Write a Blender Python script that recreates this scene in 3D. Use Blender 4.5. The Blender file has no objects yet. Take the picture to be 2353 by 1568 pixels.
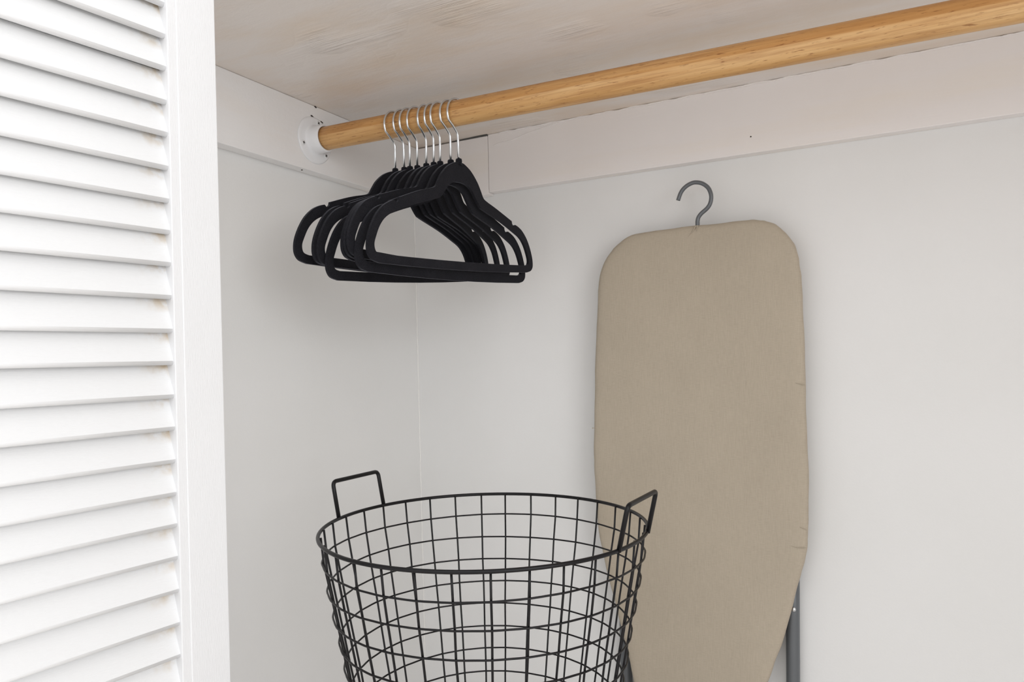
import bpy, bmesh, math, random
from mathutils import Vector, Matrix

random.seed(7)
SC = bpy.context.scene
COL = SC.collection

# ------------------------------------------------------------------ camera
# survey units (closet corner under the ceiling board = origin) are scaled to
# metres by S; ZC is the height of the ceiling board's underside.
S, ZC = 1.15, 1.36
IW, IH, FPX = 2353.0, 1568.0, 1659.878


def V(x, y, z):
    return Vector((x * S, y * S, ZC + z * S))


yaw, pitch, roll = 0.49118, -0.001748, -0.023666
fw = Vector((-math.sin(yaw) * math.cos(pitch), math.cos(yaw) * math.cos(pitch), math.sin(pitch)))
rt = Vector((math.cos(yaw), math.sin(yaw), 0))
up = rt.cross(fw)
rt2 = math.cos(roll) * rt + math.sin(roll) * up
up2 = -math.sin(roll) * rt + math.cos(roll) * up
cam = bpy.data.cameras.new('camera')
cam.sensor_width = 36.0
cam.lens = FPX / IW * 36.0
cam.shift_y = 42.256 / IW
cam.clip_start = 0.02
camo = bpy.data.objects.new('camera', cam)
COL.objects.link(camo)
m = Matrix((rt2, up2, -fw)).transposed().to_4x4()
m.translation = V(0.82463, -1.15345, -0.40527)
camo.matrix_world = m
SC.camera = camo

# ------------------------------------------------------------------ light
world = bpy.data.worlds.new('world')
SC.world = world
world.use_nodes = True
bg = world.node_tree.nodes['Background']
bg.inputs[0].default_value = (0.985, 0.99, 1.0, 1)
bg.inputs[1].default_value = 1.05


def area(name, loc, target, sx, sy, energy, col):
    l = bpy.data.lights.new(name, 'AREA')
    l.shape = 'RECTANGLE'
    l.size, l.size_y, l.energy, l.color = sx, sy, energy, col
    o = bpy.data.objects.new(name, l)
    COL.objects.link(o)
    o.location = loc
    o.rotation_euler = (Vector(target) - Vector(loc)).to_track_quat('-Z', 'Y').to_euler()
    return o


area('side_fill', (3.9, -2.5, 1.5), (0.1, -0.4, 0.8), 2.4, 1.8, 36, (0.98, 0.99, 1.0))  # added fill from the right to brighten the left wall; no window built
area('overhead_fill', (0.9, -2.0, 2.35), (0.6, -0.2, 0.75), 1.4, 1.4, 4, (1.0, 0.975, 0.95))  # added overhead fill for flash bounced off the room ceiling; no lamp there
SC.view_settings.view_transform = 'Standard'
SC.view_settings.look = 'None'
SC.view_settings.gamma = 1
SC.view_settings.use_curve_mapping = False
SC.view_settings.exposure = 0.18


# ------------------------------------------------------------------ materials
class NT:
    def __init__(self, name):
        self.m = bpy.data.materials.new(name)
        self.m.use_nodes = True
        self.t = self.m.node_tree
        self.b = self.t.nodes['Principled BSDF']

    def n(self, typ, **kw):
        nd = self.t.nodes.new(typ)
        for k, v in kw.items():
            if k in nd.inputs:
                nd.inputs[k].default_value = v
            else:
                setattr(nd, k, v)
        return nd

    def l(self, a, b):
        self.t.links.new(a, b)

    def coord(self, scale=(1, 1, 1)):
        tc = self.n('ShaderNodeTexCoord')
        mp = self.n('ShaderNodeMapping')
        mp.inputs['Scale'].default_value = scale
        self.l(tc.outputs['Object'], mp.inputs['Vector'])
        return mp.outputs['Vector']

    def noise(self, vec, scale, detail=4, rough=0.55):
        nd = self.n('ShaderNodeTexNoise')
        nd.inputs['Scale'].default_value = scale
        nd.inputs['Detail'].default_value = detail
        nd.inputs['Roughness'].default_value = rough
        self.l(vec, nd.inputs['Vector'])
        return nd.outputs['Fac']

    def ramp(self, fac, stops):
        r = self.n('ShaderNodeValToRGB')
        el = r.color_ramp.elements
        while len(el) < len(stops):
            el.new(0.5)
        for e, (p, c) in zip(el, stops):
            e.position = p
            e.color = (*c, 1)
        self.l(fac, r.inputs['Fac'])
        return r.outputs['Color']

    def mix(self, a, b, fac, mode='MIX'):
        mx = self.n('ShaderNodeMix', data_type='RGBA', blend_type=mode)
        for sock, v in ((mx.inputs[6], a), (mx.inputs[7], b)):
            if isinstance(v, tuple):
                sock.default_value = (*v, 1)
            else:
                self.l(v, sock)
        if isinstance(fac, (int, float)):
            mx.inputs[0].default_value = fac
        else:
            self.l(fac, mx.inputs[0])
        return mx.outputs[2]

    def bump(self, h, strength, dist=0.001, normal=None):
        bp = self.n('ShaderNodeBump')
        bp.inputs['Strength'].default_value = strength
        bp.inputs['Distance'].default_value = dist
        self.l(h, bp.inputs['Height'])
        if normal:
            self.l(normal, bp.inputs['Normal'])
        return bp.outputs['Normal']

    def done(self, col=None, rough=0.5, normal=None, metal=0.0, spec=0.5):
        if col is not None:
            if isinstance(col, tuple):
                self.b.inputs['Base Color'].default_value = (*col, 1)
            else:
                self.l(col, self.b.inputs['Base Color'])
        self.b.inputs['Roughness'].default_value = rough
        self.b.inputs['Metallic'].default_value = metal
        self.b.inputs['Specular IOR Level'].default_value = spec
        if normal:
            self.l(normal, self.b.inputs['Normal'])
        return self.m


def paint(name, c1, c2, rough=0.5, blotch=2.5, bs=0.25, grain=(1, 1, 1)):
    k = NT(name)
    v = k.coord()
    col = k.ramp(k.noise(v, blotch, 3), [(0.35, c1), (0.65, c2)])
    g = k.coord(grain)
    n1 = k.bump(k.noise(g, 260, 3), bs, 0.0006)
    n2 = k.bump(k.noise(v, 22, 3), bs * 0.6, 0.002, n1)
    return k.done(col, rough, n2, spec=0.35)


def stained(name, base, warm, rough=0.5, streak=(1.6, 14, 14), amount=(0.5, 0.75), bs=0.4, ridges=0.12):
    """painted wood: warm bleed-through along the grain, raised brush marks"""
    k = NT(name)
    v = k.coord()
    vs = k.coord(streak)
    f = k.n('ShaderNodeMapRange')
    k.l(k.noise(vs, 1.3, 4, 0.6), f.inputs['Value'])
    f.inputs['From Min'].default_value, f.inputs['From Max'].default_value = amount
    col = k.mix(base, warm, f.outputs['Result'])
    b1 = k.bump(k.noise(vs, 9, 5, 0.65), bs, 0.0022)
    # scattered groups of raised brush bristle ridges
    mask = k.n('ShaderNodeMapRange')
    k.l(k.noise(v, 5, 2), mask.inputs['Value'])
    mask.inputs['From Min'].default_value, mask.inputs['From Max'].default_value = 0.58, 0.68
    ridge = k.noise(k.coord((6, 120, 120)), 1.0, 3, 0.6)
    mul = k.n('ShaderNodeMath', operation='MULTIPLY')
    k.l(mask.outputs['Result'], mul.inputs[0])
    k.l(ridge, mul.inputs[1])
    b2 = k.bump(mul.outputs[0], ridges, 0.006, b1)
    b3 = k.bump(k.noise(v, 300, 2), 0.15, 0.0005, b2)
    return k.done(col, rough, b3, spec=0.4)


M = {}
M['wall'] = paint('wall_paint', (0.80, 0.798, 0.785), (0.83, 0.828, 0.82), 0.55)
M['door'] = paint('door_paint', (0.81, 0.815, 0.825), (0.84, 0.845, 0.855), 0.42, 3, 0.5, (5, 5, 0.35))


def slatpaint():
    k = NT('slat_paint')
    tc = k.n('ShaderNodeTexCoord')
    sp = k.n('ShaderNodeSeparateXYZ')
    k.l(tc.outputs['Object'], sp.inputs[0])

    def mr(v, a, b):
        r = k.n('ShaderNodeMapRange')
        k.l(v, r.inputs['Value'])
        r.inputs['From Min'].default_value, r.inputs['From Max'].default_value = a, b
        return r.outputs['Result']

    def mul(a, b):
        q = k.n('ShaderNodeMath', operation='MULTIPLY')
        k.l(a, q.inputs[0])
        k.l(b, q.inputs[1])
        return q.outputs[0]
    oi = k.n('ShaderNodeObjectInfo')
    off = k.n('ShaderNodeVectorMath', operation='SCALE')
    off.inputs[0].default_value = (31, 17, 23)
    k.l(oi.outputs['Random'], off.inputs['Scale'])
    add = k.n('ShaderNodeVectorMath', operation='ADD')
    k.l(tc.outputs['Object'], add.inputs[0])
    k.l(off.outputs[0], add.inputs[1])
    spots = mr(k.noise(add.outputs[0], 60, 3), 0.42, 0.66)
    stain = mul(mul(mr(sp.outputs['Y'], 0.112, 0.150), mr(sp.outputs['Z'], 0.021, 0.034)), spots)
    base = k.ramp(k.noise(k.coord(), 3, 3), [(0.35, (0.82, 0.825, 0.83)), (0.65, (0.85, 0.855, 0.86))])
    col = k.mix(base, (0.60, 0.47, 0.31), stain)
    n1 = k.bump(k.noise(k.coord((4, 0.3, 4)), 260, 3), 0.35, 0.0006)
    n2 = k.bump(k.noise(k.coord(), 22, 3), 0.2, 0.002, n1)
    return k.done(col, 0.42, n2, spec=0.35)


M['slat'] = slatpaint()
M['ceil'] = stained('ceiling_paint', (0.83, 0.78, 0.74), (0.79, 0.665, 0.54), 0.38, (2.4, 8, 8), (0.42, 0.78), 0.3, 0.75)
M['cleat_back'] = stained('cleat_paint', (0.89, 0.855, 0.84), (0.89, 0.83, 0.76), 0.5, (1.2, 10, 10), (0.5, 0.8), 0.15)
M['cleat_left'] = stained('cleat_side_paint', (0.89, 0.88, 0.875), (0.88, 0.83, 0.78), 0.5, (9, 1.4, 9), (0.52, 0.85), 0.15)
M['floor'] = paint('floor_paint', (0.74, 0.69, 0.65), (0.78, 0.73, 0.69), 0.6)
M['dark'] = NT('dark_hole').done((0.03, 0.022, 0.018), 0.9)
M['caulk'] = paint('caulk', (0.86, 0.85, 0.83), (0.88, 0.87, 0.85), 0.5)


def wood():
    k = NT('rod_wood')
    v = k.coord((1.1, 26, 26))
    n1 = k.noise(v, 2.2, 6, 0.62)
    col = k.ramp(n1, [(0.28, (0.50, 0.26, 0.085)), (0.46, (0.66, 0.385, 0.155)), (0.62, (0.74, 0.47, 0.215)), (0.8, (0.80, 0.55, 0.29))])
    fine = k.noise(k.coord((3.0, 130, 130)), 1.6, 4, 0.7)
    f = k.n('ShaderNodeMapRange')
    k.l(fine, f.inputs['Value'])
    f.inputs['From Min'].default_value, f.inputs['From Max'].default_value = 0.50, 0.80
    col = k.mix(col, (0.40, 0.18, 0.06), f.outputs['Result'])
    fl = k.noise(k.coord((55, 420, 420)), 1.0, 3, 0.6)       # short dark pores
    g = k.n('ShaderNodeMapRange')
    k.l(fl, g.inputs['Value'])
    g.inputs['From Min'].default_value, g.inputs['From Max'].default_value = 0.60, 0.72
    col = k.mix(col, (0.30, 0.125, 0.04), g.outputs['Result'])
    # darker, redder tone on the dowel's upward-facing side, with a wavering edge
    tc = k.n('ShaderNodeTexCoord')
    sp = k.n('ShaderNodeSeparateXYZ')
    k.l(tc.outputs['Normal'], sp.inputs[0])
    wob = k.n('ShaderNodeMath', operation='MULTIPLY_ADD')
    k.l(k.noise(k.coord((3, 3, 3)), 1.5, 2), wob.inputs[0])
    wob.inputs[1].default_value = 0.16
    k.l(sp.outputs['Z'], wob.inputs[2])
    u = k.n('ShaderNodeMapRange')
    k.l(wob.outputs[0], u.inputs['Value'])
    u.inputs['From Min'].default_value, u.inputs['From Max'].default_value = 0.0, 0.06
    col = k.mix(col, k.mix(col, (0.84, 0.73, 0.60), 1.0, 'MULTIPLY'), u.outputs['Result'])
    nb = k.bump(fine, 0.2, 0.0008)
    return k.done(col, 0.42, nb, spec=0.4)


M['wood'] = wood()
M['socket'] = NT('socket_enamel').done((0.86, 0.865, 0.88), 0.3)
M['screw'] = NT('screw_paint').done((0.80, 0.80, 0.80), 0.35)
M['steel'] = NT('bright_steel').done((0.72, 0.74, 0.76), 0.22, None, 1.0)


def velvet():
    k = NT('black_velvet')
    v = k.coord()
    nz = k.noise(v, 900, 3, 0.7)
    nl = k.noise(v, 26, 3, 0.6)
    c = k.ramp(nz, [(0.3, (0.002, 0.002, 0.003)), (0.75, (0.034, 0.034, 0.041))])
    c = k.mix(c, (0.007, 0.007, 0.009), nl)
    k.b.inputs['Sheen Weight'].default_value = 0.22
    k.b.inputs['Sheen Roughness'].default_value = 0.4
    k.b.inputs['Sheen Tint'].default_value = (0.85, 0.87, 1.0, 1)
    return k.done(c, 0.95, k.bump(nz, 0.4, 0.0006), spec=0.08)


M['velvet'] = velvet()


def wirecoat():
    k = NT('black_wire_coat')
    return k.done((0.006, 0.0055, 0.0065), 0.36, k.bump(k.noise(k.coord(), 180, 2), 0.1, 0.0006), spec=0.3)


M['wire'] = wirecoat()


def fabric():
    k = NT('beige_cotton')
    v = k.coord()
    warp = k.noise(k.coord((1500, 1500, 60)), 1.0, 2, 0.6)
    weft = k.noise(k.coord((90, 90, 1500)), 1.0, 2, 0.6)
    add = k.n('ShaderNodeMath', operation='ADD')
    k.l(warp, add.inputs[0])
    k.l(weft, add.inputs[1])
    hv = k.n('ShaderNodeMath', operation='MULTIPLY')
    hv.inputs[1].default_value = 0.5
    k.l(add.outputs[0], hv.inputs[0])
    c = k.ramp(hv.outputs[0], [(0.36, (0.43, 0.37, 0.29)), (0.62, (0.495, 0.43, 0.34))])
    big = k.ramp(k.noise(v, 6, 3), [(0.3, (0.93, 0.93, 0.93)), (0.7, (1.0, 1.0, 1.0))])
    c = k.mix(c, big, 1.0, 'MULTIPLY')
    b = k.bump(hv.outputs[0], 0.35, 0.0005)
    b = k.bump(k.noise(k.coord((1, 1, 0.5)), 16, 2), 0.12, 0.006, b)
    k.b.inputs['Sheen Weight'].default_value = 0.05
    return k.done(c, 0.85, b, spec=0.15)


M['fabric'] = fabric()
M['grey'] = NT('grey_enamel').done((0.135, 0.145, 0.155), 0.34, None, 0.25)
M['rubber'] = NT('grey_rubber').done((0.06, 0.06, 0.065), 0.6)


# ------------------------------------------------------------------ mesh helpers
def mkobj(name, bm, mat, parent=None, origin=None, smooth=False):
    """link a bmesh as one object; vertices are in world metres, origin moves them local"""
    if origin is not None:
        bmesh.ops.translate(bm, verts=bm.verts, vec=-Vector(origin))
    bmesh.ops.recalc_face_normals(bm, faces=bm.faces)
    if smooth:
        for f in bm.faces:
            f.smooth = True
    me = bpy.data.meshes.new(name)
    bm.to_mesh(me)
    bm.free()
    me.materials.append(mat)
    o = bpy.data.objects.new(name, me)
    COL.objects.link(o)
    if parent:
        o.parent = parent
        if origin is not None:
            o.location = Vector(origin) - parent['_o'] if '_o' in parent else Vector(origin)
    elif origin is not None:
        o.location = origin
    return o


def empty(name, loc):
    o = bpy.data.objects.new(name, None)
    COL.objects.link(o)
    o.empty_display_size = 0.05
    o.location = loc
    return o


def tag(o, label=None, cat=None, group=None, kind=None):
    if label:
        o['label'] = label
    if cat:
        o['category'] = cat
    if group:
        o['group'] = group
    if kind:
        o['kind'] = kind
    return o


def box(bm, a, b):
    x0, y0, z0 = [min(i, j) for i, j in zip(a, b)]
    x1, y1, z1 = [max(i, j) for i, j in zip(a, b)]
    vs = [bm.verts.new(c) for c in ((x0, y0, z0), (x1, y0, z0), (x1, y1, z0), (x0, y1, z0), (x0, y0, z1), (x1, y0, z1), (x1, y1, z1), (x0, y1, z1))]
    for f in ((0, 3, 2, 1), (4, 5, 6, 7), (0, 1, 5, 4), (1, 2, 6, 5), (2, 3, 7, 6), (3, 0, 4, 7)):
        bm.faces.new([vs[i] for i in f])
    return vs


def bevel(o, w, seg=2, angle=40):
    md = o.modifiers.new('bevel', 'BEVEL')
    md.width, md.segments, md.limit_method, md.angle_limit = w, seg, 'ANGLE', math.radians(angle)
    return o


def tube(bm, pts, r, seg=10, closed=False, cap=True):
    pts = [Vector(p) for p in pts]
    n = len(pts)
    tang = []
    for i in range(n):
        a = pts[(i - 1) % n] if (closed or i > 0) else pts[i]
        b = pts[(i + 1) % n] if (closed or i < n - 1) else pts[i]
        tang.append((b - a).normalized())
    ref = Vector((0, 0, 1)) if abs(tang[0].z) < 0.9 else Vector((1, 0, 0))
    nrm = (ref - tang[0] * ref.dot(tang[0])).normalized()
    rings = []
    for i in range(n):
        nrm = (nrm - tang[i] * nrm.dot(tang[i])).normalized()
        bn = tang[i].cross(nrm)
        rr = r[i] if isinstance(r, (list, tuple)) else r
        rings.append([bm.verts.new(pts[i] + rr * (math.cos(2 * math.pi * k / seg) * nrm + math.sin(2 * math.pi * k / seg) * bn)) for k in range(seg)])
    for i in range(n if closed else n - 1):
        A, B = rings[i], rings[(i + 1) % n]
        for k in range(seg):
            bm.faces.new((A[k], A[(k + 1) % seg], B[(k + 1) % seg], B[k]))
    if not closed and cap:
        bm.faces.new(rings[0][::-1])
        bm.faces.new(rings[-1])


def fillet(pts, r, n=5):
    """round the inner corners of a polyline"""
    pts = [Vector(p) for p in pts]
    out = [pts[0]]
    for i in range(1, len(pts) - 1):
        a, b, c = pts[i - 1], pts[i], pts[i + 1]
        d1, d2 = (a - b), (c - b)
        rr = min(r, d1.length * 0.49, d2.length * 0.49)
        p, q = b + d1.normalized() * rr, b + d2.normalized() * rr
        for k in range(n + 1):
            t = k / n
            out.append((1 - t) ** 2 * p + 2 * t * (1 - t) * b + t * t * q)
    out.append(pts[-1])
    return out


def lathe(bm, prof, centre, axis, seg=48):
    """revolve (axial, radius) profile about axis through centre"""
    axis = Vector(axis).normalized()
    a = Vector((0, 0, 1)) if abs(axis.z) < 0.9 else Vector((1, 0, 0))
    e1 = (a - axis * a.dot(axis)).normalized()
    e2 = axis.cross(e1)
    rings = []
    for h, r in prof:
        rings.append([bm.verts.new(Vector(centre) + axis * h + r * (math.cos(2 * math.pi * k / seg) * e1 + math.sin(2 * math.pi * k / seg) * e2)) for k in range(seg)])
    for A, B in zip(rings, rings[1:]):
        for k in range(seg):
            bm.faces.new((A[k], A[(k + 1) % seg], B[(k + 1) % seg], B[k]))
    return rings


def catmull(pts, n=6, closed=False):
    P = [Vector(p) for p in pts]
    out = []
    N = len(P)
    rng = range(N if closed else N - 1)
    for i in rng:
        p0 = P[(i - 1) % N] if (closed or i > 0) else P[0]
        p1, p2 = P[i], P[(i + 1) % N]
        p3 = P[(i + 2) % N] if (closed or i + 2 < N) else P[-1]
        for k in range(n):
            t = k / n
            out.append(0.5 * ((2 * p1) + (p2 - p0) * t + (2 * p0 - 5 * p1 + 4 * p2 - p3) * t * t + (3 * p1 - p0 - 3 * p2 + p3) * t ** 3))
    if not closed:
        out.append(P[-1])
    return out


# ------------------------------------------------------------------ setting
XR, YF = 1.62, -0.74          # right wall and front line of the closet (survey units)
H, TB, TL = 0.1045, 0.0183, 0.0208
ZF = -ZC / S                  # floor

bm = bmesh.new()
box(bm, V(-0.09, 0.10, ZF - .02), V(XR + .1, 0, 0.3))
tag(mkobj('wall_back', bm, M['wall']), 'plain off-white plaster back wall of the closet', 'wall', kind='structure')
bm = bmesh.new()
box(bm, V(-0.09, 0, ZF - .02), V(0, YF, 0.3))
tag(mkobj('wall_left', bm, M['wall']), 'off-white plaster side wall left of the hangers', 'wall', kind='structure')
bm = bmesh.new()
box(bm, V(XR, 0, ZF - .02), V(XR + .1, YF, 0.3))
tag(mkobj('wall_right', bm, M['wall']), 'off-white plaster side wall at the right end of the closet', 'wall', kind='structure')
bm = bmesh.new()
box(bm, V(-2.2, 0.1, ZF - .04), V(3.4, -3.6, ZF))
tag(mkobj('floor', bm, M['floor']), 'pale beige floor running from the room into the closet', 'floor', kind='structure')

# ceiling board: a deep painted board with a narrow open slot over the short cleat block
bm = bmesh.new()
YS = -TB - 0.0004
XS0, XS1, GW = 0.098, 0.1785, 0.0030
box(bm, V(0, -0.635, 0), V(XR, YS - GW, 0.05))
box(bm, V(0, 0, 0), V(XS0, YS - GW, 0.05))
box(bm, V(XS1, 0, 0), V(XR, YS - GW, 0.05))
box(bm, V(0, 0, 0.035), V(XR, YS - GW, 0.05))
wedge = [V(XS0, YS - GW, 0), V(XS1 - .02, YS - GW, 0), V(XS0, YS, 0)]
lo = [bm.verts.new(p) for p in wedge]
hi = [bm.verts.new(p + Vector((0, 0, 0.035 * S))) for p in wedge]
bm.faces.new(lo)
bm.faces.new(hi)
for i in range(3):
    bm.faces.new((lo[i], lo[(i + 1) % 3], hi[(i + 1) % 3], hi[i]))
tag(mkobj('ceiling', bm, M['ceil'], origin=V(0, 0, 0)), 'beige painted plank ceiling with raised brush marks and yellowed stains', 'ceiling', kind='structure')


def nail(parent, p, n, r, name='nail_hole', squash=1.0):
    n = Vector(n)
    b = bmesh.new()
    a = n.cross(Vector((0.2, 0.3, 1))).normalized()
    c = n.cross(a)
    k = 9
    rr = [r * (0.75 + 0.5 * random.random()) for _ in range(k)]
    top = [b.verts.new(p + n * 0.0006 + a * rr[i] * math.cos(6.283 * i / k) + c * rr[i] * squash * math.sin(6.283 * i / k)) for i in range(k)]
    bot = [b.verts.new(v.co - n * 0.0016) for v in top]
    b.faces.new(top)
    b.faces.new(bot[::-1])
    for i in range(k):
        b.faces.new((top[i], top[(i + 1) % k], bot[(i + 1) % k], bot[i]))
    o = mkobj(name, b, M['dark'])
    o.parent = parent
    o.matrix_parent_inverse = parent.matrix_basis.inverted()
    return o


bm = bmesh.new()
box(bm, V(0, -0.0002, -H), V(TL, -0.635, -0.0002))
t1 = tag(bevel(mkobj('trim_1', bm, M['cleat_left'], origin=V(0, -.3, -.05)), 0.0012), 'white painted cleat board on the left wall carrying the rod socket', 'trim', kind='structure')
nail(t1, V(TL * .6, -0.313, -H), (0, 0, -1), 0.0028, squash=0.6)
nail(t1, V(TL * .55, -0.085, -H), (0, 0, -1), 0.0016)
bm = bmesh.new()
box(bm, V(0.1785, 0, -H), V(XR, -TB, -0.0002))
t2 = tag(bevel(mkobj('trim_2', bm, M['cleat_back'], origin=V(.9, 0, -.05)), 0.0012), 'long off-white cleat board along the back wall above the ironing board', 'trim', kind='structure')
nail(t2, V(0.635, -TB, -0.0795), (0, -1, 0), 0.0013)
bm = bmesh.new()
box(bm, V(TL + .0002, 0, -H - 0.0035), V(0.1778, -TB - .0004, -0.0022))
t3 = tag(bevel(mkobj('trim_3', bm, M['cleat_back'], origin=V(.1, 0, -.05)), 0.0012), 'short cleat block in the corner behind the hanger hooks, dark gap above it', 'trim', kind='structure')
# caulk bead in the wall corner and old paint bead along the back cleat's top edge
bm = bmesh.new()
pts = [V(0.0006 + 0.0003 * math.sin(i * 1.7), -0.0006, -H - 0.004 - i * (ZF * -1 - H - 0.004) / 60) for i in range(61)]
tube(bm, pts, 0.0016, 8)
tag(mkobj('trim_4', bm, M['caulk'], smooth=True), 'thin painted caulk line down the corner between the two walls', 'trim', kind='structure')
bm = bmesh.new()
pts = []
for i in range(120):
    x = 0.2 + i * (1.02 - 0.2) / 119
    pts.append(V(x, -TB - 0.0003, -0.0012 + 0.0010 * math.sin(i * 0.9) * random.random()))
tube(bm, pts, [0.0010 + 0.0012 * random.random() for _ in pts], 6)
o = mkobj('paint_bead', bm, M['cleat_back'], smooth=True)
o.parent = t2
o.matrix_parent_inverse = t2.matrix_basis.inverted()
# flaked paint ridge wandering over the cleat from the block's edge
bm = bmesh.new()
rd = [(0.19, -0.022), (0.205, -0.019), (0.225, -0.0185), (0.25, -0.013), (0.275, -0.0085), (0.30, -0.0055), (0.33, -0.003)]
tube(bm, catmull([V(x, -TB, z) for x, z in rd], 6), 0.0011, 6)
o = mkobj('paint_ridge', bm, M['cleat_back'], smooth=True)
o.parent = t2
o.matrix_parent_inverse = t2.matrix_basis.inverted()
# chips in the left cleat's paint around the socket
for (y, z, r, q) in ((-0.289, -0.0015, 0.0030, .4), (-0.2965, -0.0185, 0.0042, .35), (-0.2755, -0.0215, 0.0030, .45)):
    nail(t1, V(TL, y, z), (1, 0, 0), r, 'paint_chip', q)

# ------------------------------------------------------------------ louvred door
la = 0.10928
du = Vector((math.sin(la), math.cos(la), 0))          # along the slats, into the closet
dn = Vector((math.cos(la), -math.sin(la), 0))         # out of the door's visible face
D0 = V(0.2380, -0.66, 0)
D0.z = 0.012
door = empty('door_1', D0)
tag(door, 'white painted louvred folding door standing open at the left', 'door', kind='structure')
door.matrix_basis = Matrix((( dn.x, du.x, 0, D0.x), (dn.y, du.y, 0, D0.y), (0, 0, 1, D0.z), (0, 0, 0, 1)))
# local axes: x = out of face, y = towards the closet, z = up ; face of stiles at x = 0
DW, DH, TH = 0.41, 2.0, 0.028
SW, BD = 0.0470, 0.0100


def dpart(name, bm, mat, w=None, seg=2):
    o = mkobj(name, bm, mat)
    o.parent = door
    if w:
        bevel(o, w, seg)
    return o


for y0, y1, yb in ((-SW, 0, -SW - BD), (-DW, -DW + SW, -DW + SW + BD)):
    bm = bmesh.new()
    box(bm, (-TH, y0, 0), (0, y1, DH))
    st = dpart('stile', bm, M['door'], 0.0012, 2)
    bm = bmesh.new()
    ya, yc = (yb, y0 + .0005) if yb < y0 else (y1 - .0005, yb)
    box(bm, (-TH + .002, ya, 0.1), (-0.0007, yc, DH - .1))
    o = mkobj('stile_bead', bm, M['door'])
    o.parent = st
    bevel(o, 0.0010, 2)
for z0, z1 in ((0, 0.12), (DH - 0.1, DH)):
    bm = bmesh.new()
    box(bm, (-TH, -DW + SW + BD, z0), (-0.001, -SW - BD, z1))
    dpart('rail', bm, M['door'], 0.002)
# slats
PITCH = 0.03040 * S
ZREF = ZC + (-0.3738) * S - D0.z                     # bottom front edge of one slat
SLEN = DW - 2 * (SW + BD) + 0.006
ang = math.radians(19.5)
SLW, SLT = 0.0430, 0.0068
bm = bmesh.new()
prof = []
for k in range(7):                                   # rounded bottom edge
    a = math.pi + math.pi * k / 6
    prof.append((SLT / 2 * math.cos(a), SLT / 2 + SLT / 2 * math.sin(a)))
for k in range(5):
    a = math.pi * k / 4
    prof.append((SLT / 2 * math.cos(a), SLW - SLT / 2 + SLT / 2 * math.sin(a)))
ca, sa = math.cos(ang), math.sin(ang)
pr = [(x * ca - z * sa, x * sa + z * ca) for x, z in prof]
minz = min(z for _, z in pr)
pr = [(x, z - minz) for x, z in pr]
ends = []
for yy in (-SLEN / 2, SLEN / 2):
    ends.append([bm.verts.new((x, yy, z)) for x, z in pr])
n = len(pr)
for k in range(n):
    f = bm.faces.new((ends[0][k], ends[0][(k + 1) % n], ends[1][(k + 1) % n], ends[1][k]))
    f.smooth = k not in (6, 11)
bm.faces.new(ends[0][::-1])
bm.faces.new(ends[1])
bmesh.ops.recalc_face_normals(bm, faces=bm.faces)
sme = bpy.data.meshes.new('slat')
bm.to_mesh(sme)
bm.free()
sme.materials.append(M['slat'])
k0 = math.ceil((0.125 - ZREF) / PITCH)
zi = ZREF + k0 * PITCH
while zi < DH - 0.1 - 0.035:
    o = bpy.data.objects.new('slat', sme)
    COL.objects.link(o)
    o.parent = door
    o.location = (-0.0062 + random.uniform(-.0004, .0004), -DW / 2, zi + random.uniform(-.0009, .0009))
    o.rotation_euler = (random.uniform(-.0015, .0015), random.uniform(-.025, .025), 0)
    zi += PITCH
# the second leaf, folded flat behind the first; unseen, added to darken slat gaps
leaf = door.copy()
COL.objects.link(leaf)
leaf.name = 'door_2'
leaf.matrix_basis = door.matrix_basis @ Matrix.Translation((-TH - 0.006, 0.003, 0))
tag(leaf, 'unseen second white louvred door leaf, added folded behind the front one to darken slat gaps')
for ch in list(door.children):
    c = ch.copy()
    COL.objects.link(c)
    c.parent = leaf
    for g in ch.children:
        d2 = g.copy()
        COL.objects.link(d2)
        d2.parent = c

# ------------------------------------------------------------------ rod and socket
def rodc(x):
    return (-0.29307 + (0.29307 - 0.26809) * x, -0.05521 - (0.06347 - 0.05521) * x)


RR = 0.0175
pa = V(0.024, *rodc(0.024))
pb = V(XR - .001, *rodc(XR))
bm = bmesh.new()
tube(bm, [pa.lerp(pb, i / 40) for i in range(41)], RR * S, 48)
tag(mkobj('closet_rod', bm, M['wood'], origin=pa, smooth=True), 'long round oak-coloured wooden closet rod carrying the black hangers', 'rod')

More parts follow.
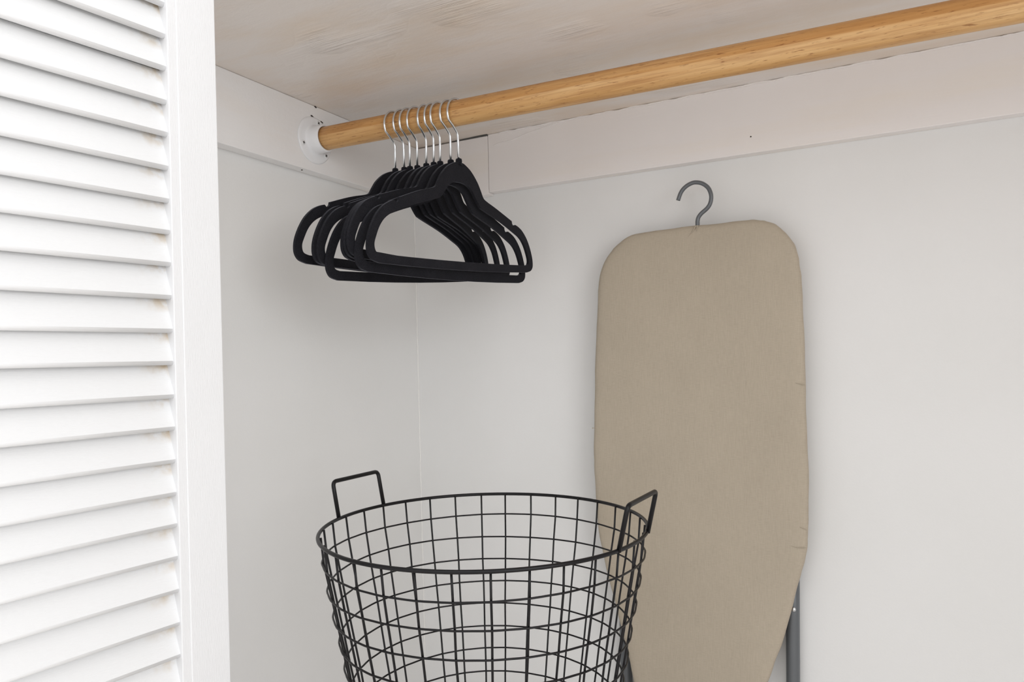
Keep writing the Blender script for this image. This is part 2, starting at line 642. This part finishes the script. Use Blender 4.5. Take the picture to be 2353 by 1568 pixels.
soc = empty('rod_socket', V(TL, *rodc(TL)))
tag(soc, 'white metal rod socket screwed to the left cleat board', 'socket')
ax = (pb - pa).normalized()
bm = bmesh.new()
FR = 0.0365 * S
prof = [(0.0001, 0.002), (0.0001, FR), (0.0010, FR), (0.0024, FR - 0.0022), (0.0030, FR - 0.006), (0.0032, 0.0285), (0.0040, 0.0262), (0.0062, 0.0246), (0.0090, 0.0240), (0.0270, 0.0235), (0.0282, 0.0228), (0.0282, 0.0207), (0.004, 0.0207), (0.004, 0.002)]
lathe(bm, prof, (0, 0, 0), (1, 0, 0), 64)
o = mkobj('flange', bm, M['socket'], smooth=True)
o.parent = soc
for k, a in enumerate((78, 200, 318)):
    yy, zz = 0.0335 * math.cos(math.radians(a)), 0.0335 * math.sin(math.radians(a))
    bm = bmesh.new()
    lathe(bm, [(0.0024, 0.0002), (0.0046, 0.0002), (0.0046, 0.0032), (0.0038, 0.0044), (0.0024, 0.0046)], (0, yy, zz), (1, 0, 0), 20)
    sc = mkobj('screw', bm, M['screw'], smooth=True)
    sc.parent = soc
    bm = bmesh.new()
    for q in (0, 1):
        r = Matrix.Rotation(math.radians(35 + 90 * q + 40 * k), 4, 'X')
        vs = box(bm, (0.0038, -0.0026, -0.0006), (0.0049, 0.0026, 0.0006))
        for v in vs:
            v.co = r @ v.co + Vector((0, yy, zz))
    s2 = mkobj('screw_slot', bm, M['dark'])
    s2.parent = sc

# ------------------------------------------------------------------ hangers
oR = [(.0, -.0042), (.0060, -.0046), (.0127, -.0064), (.0266, -.0138), (.0405, -.0268), (.0490, -.0390), (.0545, -.0478), (.0625, -.0522), (.0900, -.0610), (.1295, -.0750)]
notch = [(.1305, -.0790), (.1335, -.0820), (.1368, -.0824), (.1390, -.0805)]
oR2 = [(.1400, -.0800), (.1490, -.0828), (.1600, -.0885), (.1715, -.0990), (.1800, -.1115), (.1865, -.1260), (.1888, -.1360), (.1880, -.1450), (.1820, -.1510), (.1700, -.1540)]
half = catmull([(x, y, 0) for x, y in oR], 4) + [Vector((x, y, 0)) for x, y in notch] + catmull([(x, y, 0) for x, y in oR2], 4)
iR = [(0, -.0325), (.0140, -.0345), (.0260, -.0405), (.0370, -.0530), (.0450, -.0615), (.0540, -.0660), (.1000, -.0790), (.1330, -.0910), (.1530, -.0995), (.1650, -.1105), (.1725, -.1235), (.1762, -.1335), (.1745, -.1405), (.1670, -.1428)]
ih = catmull([(x, y, 0) for x, y in iR], 4)
bar_o = [Vector((x, -.1570 + .003 * (x / .17) ** 2, 0)) for x in (.11, .055, 0, -.055, -.11)]
bar_i = [Vector((x, -.1448 + .002 * (x / .167) ** 2, 0)) for x in (.11, .055, 0, -.055, -.11)]


def mirror(l):
    return [Vector((-v.x, v.y, 0)) for v in reversed(l) if v.x > 1e-5]


# the half towards the room is bowed slightly upwards, as velvet hangers bend in use
oN = [(.0, -.0042), (.0060, -.0046), (.0127, -.0064), (.0266, -.0130), (.0405, -.0245), (.0490, -.0355), (.0550, -.0440), (.0635, -.0480), (.0917, -.0555), (.1295, -.0685)]
notchN = [(.1305, -.0725), (.1335, -.0755), (.1368, -.0759), (.1390, -.0740)]
oN2 = [(.1400, -.0735), (.1490, -.0765), (.1600, -.0825), (.1715, -.0930), (.1805, -.1060), (.1875, -.1210), (.1900, -.1330), (.1888, -.1430), (.1825, -.1505), (.1700, -.1540)]
halfN = catmull([(x, y, 0) for x, y in oN], 4) + [Vector((x, y, 0)) for x, y in notchN] + catmull([(x, y, 0) for x, y in oN2], 4)
iN = [(0, -.0325), (.0140, -.0340), (.0260, -.0390), (.0370, -.0495), (.0450, -.0575), (.0540, -.0615), (.1020, -.0750), (.1360, -.0865), (.1550, -.0955), (.1670, -.1070), (.1750, -.1215), (.1785, -.1315), (.1762, -.1400), (.1675, -.1428)]
ihN = catmull([(x, y, 0) for x, y in iN], 4)
outer = half + bar_o + mirror(halfN)
inner = ih + bar_i + mirror(ihN)
PIV = -0.0840            # collar top below the pivot (survey units)
HT = 0.0042


def hanger_body():
    bm = bmesh.new()
    edges = []
    for loop in (outer, inner):
        vs = [bm.verts.new((0, v.x * S, (v.y + PIV) * S)) for v in loop]
        edges += [bm.edges.new((vs[i], vs[(i + 1) % len(vs)])) for i in range(len(vs))]
    bmesh.ops.triangle_fill(bm, edges=edges, use_beauty=True)
    bmesh.ops.translate(bm, verts=bm.verts, vec=(-HT * S / 2, 0, 0))
    r = bmesh.ops.extrude_face_region(bm, geom=list(bm.faces))
    bmesh.ops.translate(bm, verts=[g for g in r['geom'] if isinstance(g, bmesh.types.BMVert)], vec=(HT * S, 0, 0))
    return bm


h0 = empty('velvet_hanger', (0, 0, 0))
body = mkobj('frame', hanger_body(), M['velvet'])
body.parent = h0
bevel(body, 0.0014, 3, 50)
bm = bmesh.new()
lathe(bm, [(0.0012, 0.0012), (0.0012, 0.0038), (0.0002, 0.0050), (-0.0030, 0.0054), (-0.0065, 0.0050), (-0.010, 0.0054)], (0, 0, PIV * S), (0, 0, 1), 16)
collar = mkobj('collar', bm, M['velvet'], smooth=True)
collar.parent = h0
RW = 0.0222
path = []
for k in range(29):
    a = math.radians(-18 + (208 + 18) * k / 28)
    path.append(Vector((0, RW * math.cos(a), -RW + RW * math.sin(a))))
path += [Vector((0, -0.0115, -0.0382)), Vector((0, -0.0045, -0.0440)), Vector((0, -0.0015, -0.0470)), Vector((0, -0.0002, -0.0505)), Vector((0, 0, -0.056)), Vector((0, 0, PIV - 0.01))]
bm = bmesh.new()
tube(bm, [p * S for p in path], 0.00165 * S, 12)
hook = mkobj('hook', bm, M['steel'], smooth=True)
hook.parent = h0
hook['label'] = 'bright steel wire hook'

xs = [.1752, .1893, .2007, .2138, .2305, .2430, .2537, .2703, .2820]
pose = [(5.19, 0.74, -1.65, 1.0), (1.91, 2.2, -1.26, 1.0), (2.2, 2.75, -2.6, 1.0), (2.35, 4.56, -4.1, 1.085), (-1.92, 1.38, -2.25, 1.0),
        (0.67, 0.85, -1.84, 1.0), (2.68, 0.40, -1.40, 1.0), (5.73, 1.81, -1.81, 1.085), (5.27, 2.91, -1.48, 1.0)]
ordn = ['first black velvet hanger, nearest the white rod socket',
        'second black velvet hanger from the white rod socket',
        'third black velvet hanger from the white rod socket',
        'fourth black velvet hanger from the socket, its bar hanging lowest at the left',
        'fifth black velvet hanger from the socket, middle of the nine',
        'sixth black velvet hanger from the white rod socket',
        'seventh black velvet hanger from the white rod socket',
        'eighth black velvet hanger from the socket, just behind the front one',
        'ninth black velvet hanger, frontmost and farthest along from the socket']
for i in range(9):
    if i == 0:
        h = h0
    else:
        h = h0.copy()
        COL.objects.link(h)
        for ch in (body, collar, hook):
            c = ch.copy()
            COL.objects.link(c)
            c.parent = h
    yw, tl, sw = [math.radians(a) for a in pose[i][:3]]
    yr, zr = rodc(xs[i])
    U = Vector((math.sin(yw), math.cos(yw), 0))
    N = Vector((math.cos(yw), -math.sin(yw), 0))
    K = Vector((0, 0, 1))
    K1 = math.cos(sw) * K - math.sin(sw) * N
    U2 = math.cos(tl) * U + math.sin(tl) * K1
    K2 = -math.sin(tl) * U + math.cos(tl) * K1
    N2 = U2.cross(K2)
    mm = Matrix((N2, U2, K2)).transposed().to_4x4()
    mm.translation = V(xs[i], yr, zr + RR + 0.00172 + 0.0011 * min(1, (abs(tl) + 0.5 * abs(sw)) / 0.09))
    h.matrix_basis = mm
    for ch in h.children:
        if ch.name.startswith('frame'):
            s = pose[i][3]
            ch.scale = (1, 1, s)
            ch.location = (0, 0, PIV * S * (1 - s))
    tag(h, ordn[i], 'hanger', 'black velvet hangers on the wooden rod')

# ------------------------------------------------------------------ ironing board
YB = -0.050
BL = [(0.5583, -0.2089), (0.5000, -0.2095), (0.4603, -0.2118), (0.4402, -0.2181), (0.4222, -0.2317), (0.4041, -0.2550), (0.3961, -0.2795), (0.3922, -0.3183), (0.3874, -0.3883), (0.3836, -0.4587), (0.3804, -0.5342), (0.3794, -0.5856), (0.3811, -0.6297), (0.3850, -0.6939), (0.3946, -0.7444), (0.4045, -0.7842), (0.4168, -0.8336), (0.4289, -0.8797), (0.4385, -0.9288), (0.4470, -0.975), (0.4570, -1.020), (0.4720, -1.060), (0.4960, -1.090)]
BR = [(0.5420, -1.103), (0.5850, -1.090), (0.6090, -1.055), (0.6200, -1.010), (0.6290, -0.960), (0.6410, -0.9080), (0.6553, -0.8620), (0.6716, -0.8157), (0.6892, -0.7446), (0.6971, -0.7190), (0.7026, -0.6936), (0.7057, -0.6593), (0.7076, -0.5920), (0.7070, -0.5246), (0.7064, -0.4465), (0.7061, -0.3732), (0.7047, -0.3167), (0.7030, -0.2871), (0.6994, -0.2622), (0.6906, -0.2417), (0.6746, -0.2227), (0.6581, -0.2134), (0.6438, -0.2098), (0.6194, -0.2087)]
loop = [Vector((p.x, p.y)) for p in catmull([(x, z, 0) for x, z in BL + BR], 5, True)]
Bo = V(0.55, YB, ZF)
board = empty('ironing_board', Bo)
tag(board, 'ironing board with plain beige cotton cover leaning upright on the back wall', 'ironing board')


def bpart(name, bm, mat, smooth=False, parent=None):
    bmesh.ops.translate(bm, verts=bm.verts, vec=-Bo)
    o = mkobj(name, bm, mat, smooth=smooth)
    o.parent = parent or board
    return o


# padded cover: concentric loops, face slightly domed, edge rolled to the back
cx, cz = 0.548, -0.62
nl = []
NP = len(loop)
for i, p in enumerate(loop):
    a, b = loop[i - 1], loop[(i + 1) % NP]
    t = (b - a).normalized()
    nl.append(Vector((-t.y, t.x)))       # either side; fixed below
if sum((nl[i].dot(loop[i] - Vector((cx, cz)))) for i in range(NP)) < 0:
    nl = [-v for v in nl]
wav = [0.00022 * math.sin(i * 1.37) + 0.0003 * math.sin(i * 0.61 + 1) + random.uniform(-.00015, .00015) for i in range(NP)]
layers = [(-0.030, 0.0004), (-0.014, 0.0), (-0.0065, -0.0008), (-0.0030, -0.0024), (-0.0008, -0.0052), (0.0, -0.0090), (-0.0006, -0.0130), (-0.0022, -0.0160), (-0.006, -0.0172), (-0.020, -0.0172)]
bm = bmesh.new()
rings = []
for off, dep in layers:
    k = 1.0 if off > -0.01 else 0.4
    rings.append([bm.verts.new(V(loop[i].x + nl[i].x * (off + wav[i] * k), YB - dep, loop[i].y + nl[i].y * (off + wav[i] * k))) for i in range(NP)])
for A, B in zip(rings, rings[1:]):
    for i in range(NP):
        bm.faces.new((A[i], A[(i + 1) % NP], B[(i + 1) % NP], B[i]))
for r in (rings[0], rings[-1]):
    es = [bm.edges.get((r[i], r[(i + 1) % NP])) for i in range(NP)]
    bmesh.ops.triangle_fill(bm, edges=es, use_beauty=True)
cover = bpart('padded_cover', bm, M['fabric'], smooth=True)
# small puckers in the cover's edge
for (pts, r) in (([(0.557, -0.2100), (0.553, -0.2170), (0.545, -0.2260)], 0.0012), ([(0.559, -0.2100), (0.558, -0.2190)], 0.0010),
                 ([(0.7065, -0.4530), (0.7000, -0.4520), (0.6940, -0.4505)], 0.0008), ([(0.3806, -0.5230), (0.3850, -0.5225)], 0.0009),
                 ([(0.7030, -0.6860), (0.6920, -0.6870), (0.6830, -0.6855)], 0.0008), ([(0.7050, -0.6600), (0.6950, -0.6570)], 0.0006)):
    bm = bmesh.new()
    c = catmull([V(x, YB - .0004, z) for x, z in pts], 5)
    tube(bm, c, [r * S * (1 - 0.8 * i / (len(c) - 1)) for i in range(len(c))], 6)
    o = bpart('pucker', bm, M['fabric'], smooth=True, parent=cover)
# hook
HK = [(0.5279, -0.1666), (0.5329, -0.1545), (0.5405, -0.1467), (0.5501, -0.1426), (0.5573, -0.1425), (0.5658, -0.1454), (0.5735, -0.1518), (0.5775, -0.1596), (0.5788, -0.1683), (0.5769, -0.1773), (0.5721, -0.1841), (0.5641, -0.1902), (0.5593, -0.1955), (0.5574, -0.2010), (0.5571, -0.2076), (0.5571, -0.24)]
bm = bmesh.new()
tube(bm, catmull([V(x, -0.040, z) for x, z in HK], 5), 0.0032 * S, 14)
o = bpart('hook', bm, M['grey'], smooth=True)
o['label'] = 'grey metal hanging hook'
# folded legs behind the board
for x0, x1 in ((0.4190, 0.4175), (0.6806, 0.6770)):
    bm = bmesh.new()
    tube(bm, [V(x0, -0.0175, -0.70), V((x0 + x1) / 2, -0.0175, -0.80), V(x1, -0.0175, -0.91), V(x1, -0.0175, ZF + 0.012)], 0.0098 * S, 20)
    lg = bpart('leg', bm, M['grey'], smooth=True)
    for f in lg.data.polygons:
        if len(f.vertices) > 4:
            f.use_smooth = False
    bm = bmesh.new()
    tube(bm, [V(x1, -0.0175, ZF + 0.0305), V(x1, -0.0175, ZF + 0.0002)], 0.0115 * S, 20)
    bpart('foot', bm, M['rubber'], parent=lg)
    bm = bmesh.new()
    lathe(bm, [(0.0000, 0.0042), (0.0012, 0.0036), (0.0020, 0.0018), (0.0022, 0.0001)], V(x0 + 0.0005, -0.0175 - 0.0096, -0.7845), (0, -1, 0), 14)
    bpart('rivet', bm, M['steel'], smooth=True, parent=lg)
bm = bmesh.new()
tube(bm, [V(0.4280, -0.0175, -1.13), V(0.6680, -0.0175, -1.13)], 0.007 * S, 14)
bpart('cross_bar', bm, M['grey'], smooth=True)

# ------------------------------------------------------------------ wire basket
RC = (0.3638, -0.3758)
ZRM, RRM = -0.6124, 0.2012
Bk = V(RC[0], RC[1], ZF)
bas = empty('laundry_basket', Bk)
tag(bas, 'tall round black wire laundry basket with two upright handles', 'basket')
ZB = ZF + 0.004


def rad(z):
    return 0.2030 - 0.187 * (ZRM - z)


def cyl(r, a, z):
    return V(RC[0] + r * math.cos(a), RC[1] + r * math.sin(a), z)


def kpart(name, bm, parent=None):
    bmesh.ops.translate(bm, verts=bm.verts, vec=-Bk)
    o = mkobj(name, bm, M['wire'], smooth=True)
    o.parent = parent or bas
    return o


bm = bmesh.new()
tube(bm, [cyl(RRM, 2 * math.pi * k / 128, ZRM) for k in range(128)], 0.0023 * S, 12, True)
kpart('rim', bm)
NV = 32
zs = []
z = ZRM - 0.0305
while z > ZB + 0.012:
    zs.append(z)
    z -= 0.0316
WR = 0.00118
for j, z in enumerate(zs):
    bm = bmesh.new()
    ph = random.uniform(0, 6.28)
    ring = []
    for k in range(NV * 4):
        a = 2 * math.pi * k / (NV * 4) + math.radians(9.5)
        # a touch flat between the uprights, pushed out at each weld
        w = 0.0003 * math.cos(NV * (a - math.radians(9.5)))
        ring.append(cyl(rad(z) + w + 0.0005 * math.sin(2 * a + ph), a, z + 0.0009 * math.sin(3 * a + ph)))
    tube(bm, ring, WR * S, 8, True)
    kpart('hoop', bm)
for k in range(NV):
    a = 2 * math.pi * k / NV + math.radians(9.5) + random.uniform(-.006, .006)
    pts = [cyl(RRM - 0.0034, a, ZRM + 0.0005)]
    for z in zs:
        pts.append(cyl(rad(z) - 0.0026 + random.uniform(-.0004, .0004), a + random.uniform(-.002, .002), z))
    pts.append(cyl(rad(ZB) - 0.0026, a, ZB + .004))
    bm = bmesh.new()
    tube(bm, pts, WR * 1.12 * S, 8)
    kpart('upright_wire', bm)
bm = bmesh.new()
tube(bm, [cyl(rad(ZB), 2 * math.pi * k / 96, ZB) for k in range(96)], 0.0026 * S, 10, True)
kpart('base_ring', bm)
for k in range(-3, 4):
    c = 0.022 * k
    hw = math.sqrt(max(rad(ZB) ** 2 - c * c, 0))
    for q in (0, 1):
        bm = bmesh.new()
        if q:
            tube(bm, [V(RC[0] - hw, RC[1] + c, ZB), V(RC[0] + hw, RC[1] + c, ZB)], WR * S, 8)
        else:
            tube(bm, [V(RC[0] + c, RC[1] - hw, ZB + .002), V(RC[0] + c, RC[1] + hw, ZB + .002)], WR * S, 8)
        kpart('base_wire', bm)
for a1, a2, hh, lean in ((166.0, 192.6, 0.0490, 11), (-14.8, 11.5, 0.0500, 13)):
    am = math.radians((a1 + a2) / 2)
    out = Vector((math.cos(am), math.sin(am), 0))
    dv = (out * math.sin(math.radians(lean)) + Vector((0, 0, math.cos(math.radians(lean))))) * S
    b1, b2 = cyl(RRM + 0.001, math.radians(a1), ZRM), cyl(RRM + 0.001, math.radians(a2), ZRM)
    bm = bmesh.new()
    tube(bm, fillet([b1 - dv * 0.001, b1 + dv * hh, b2 + dv * hh, b2 - dv * 0.001], 0.0085, 7), 0.0028 * S, 12)
    kpart('handle', bm)
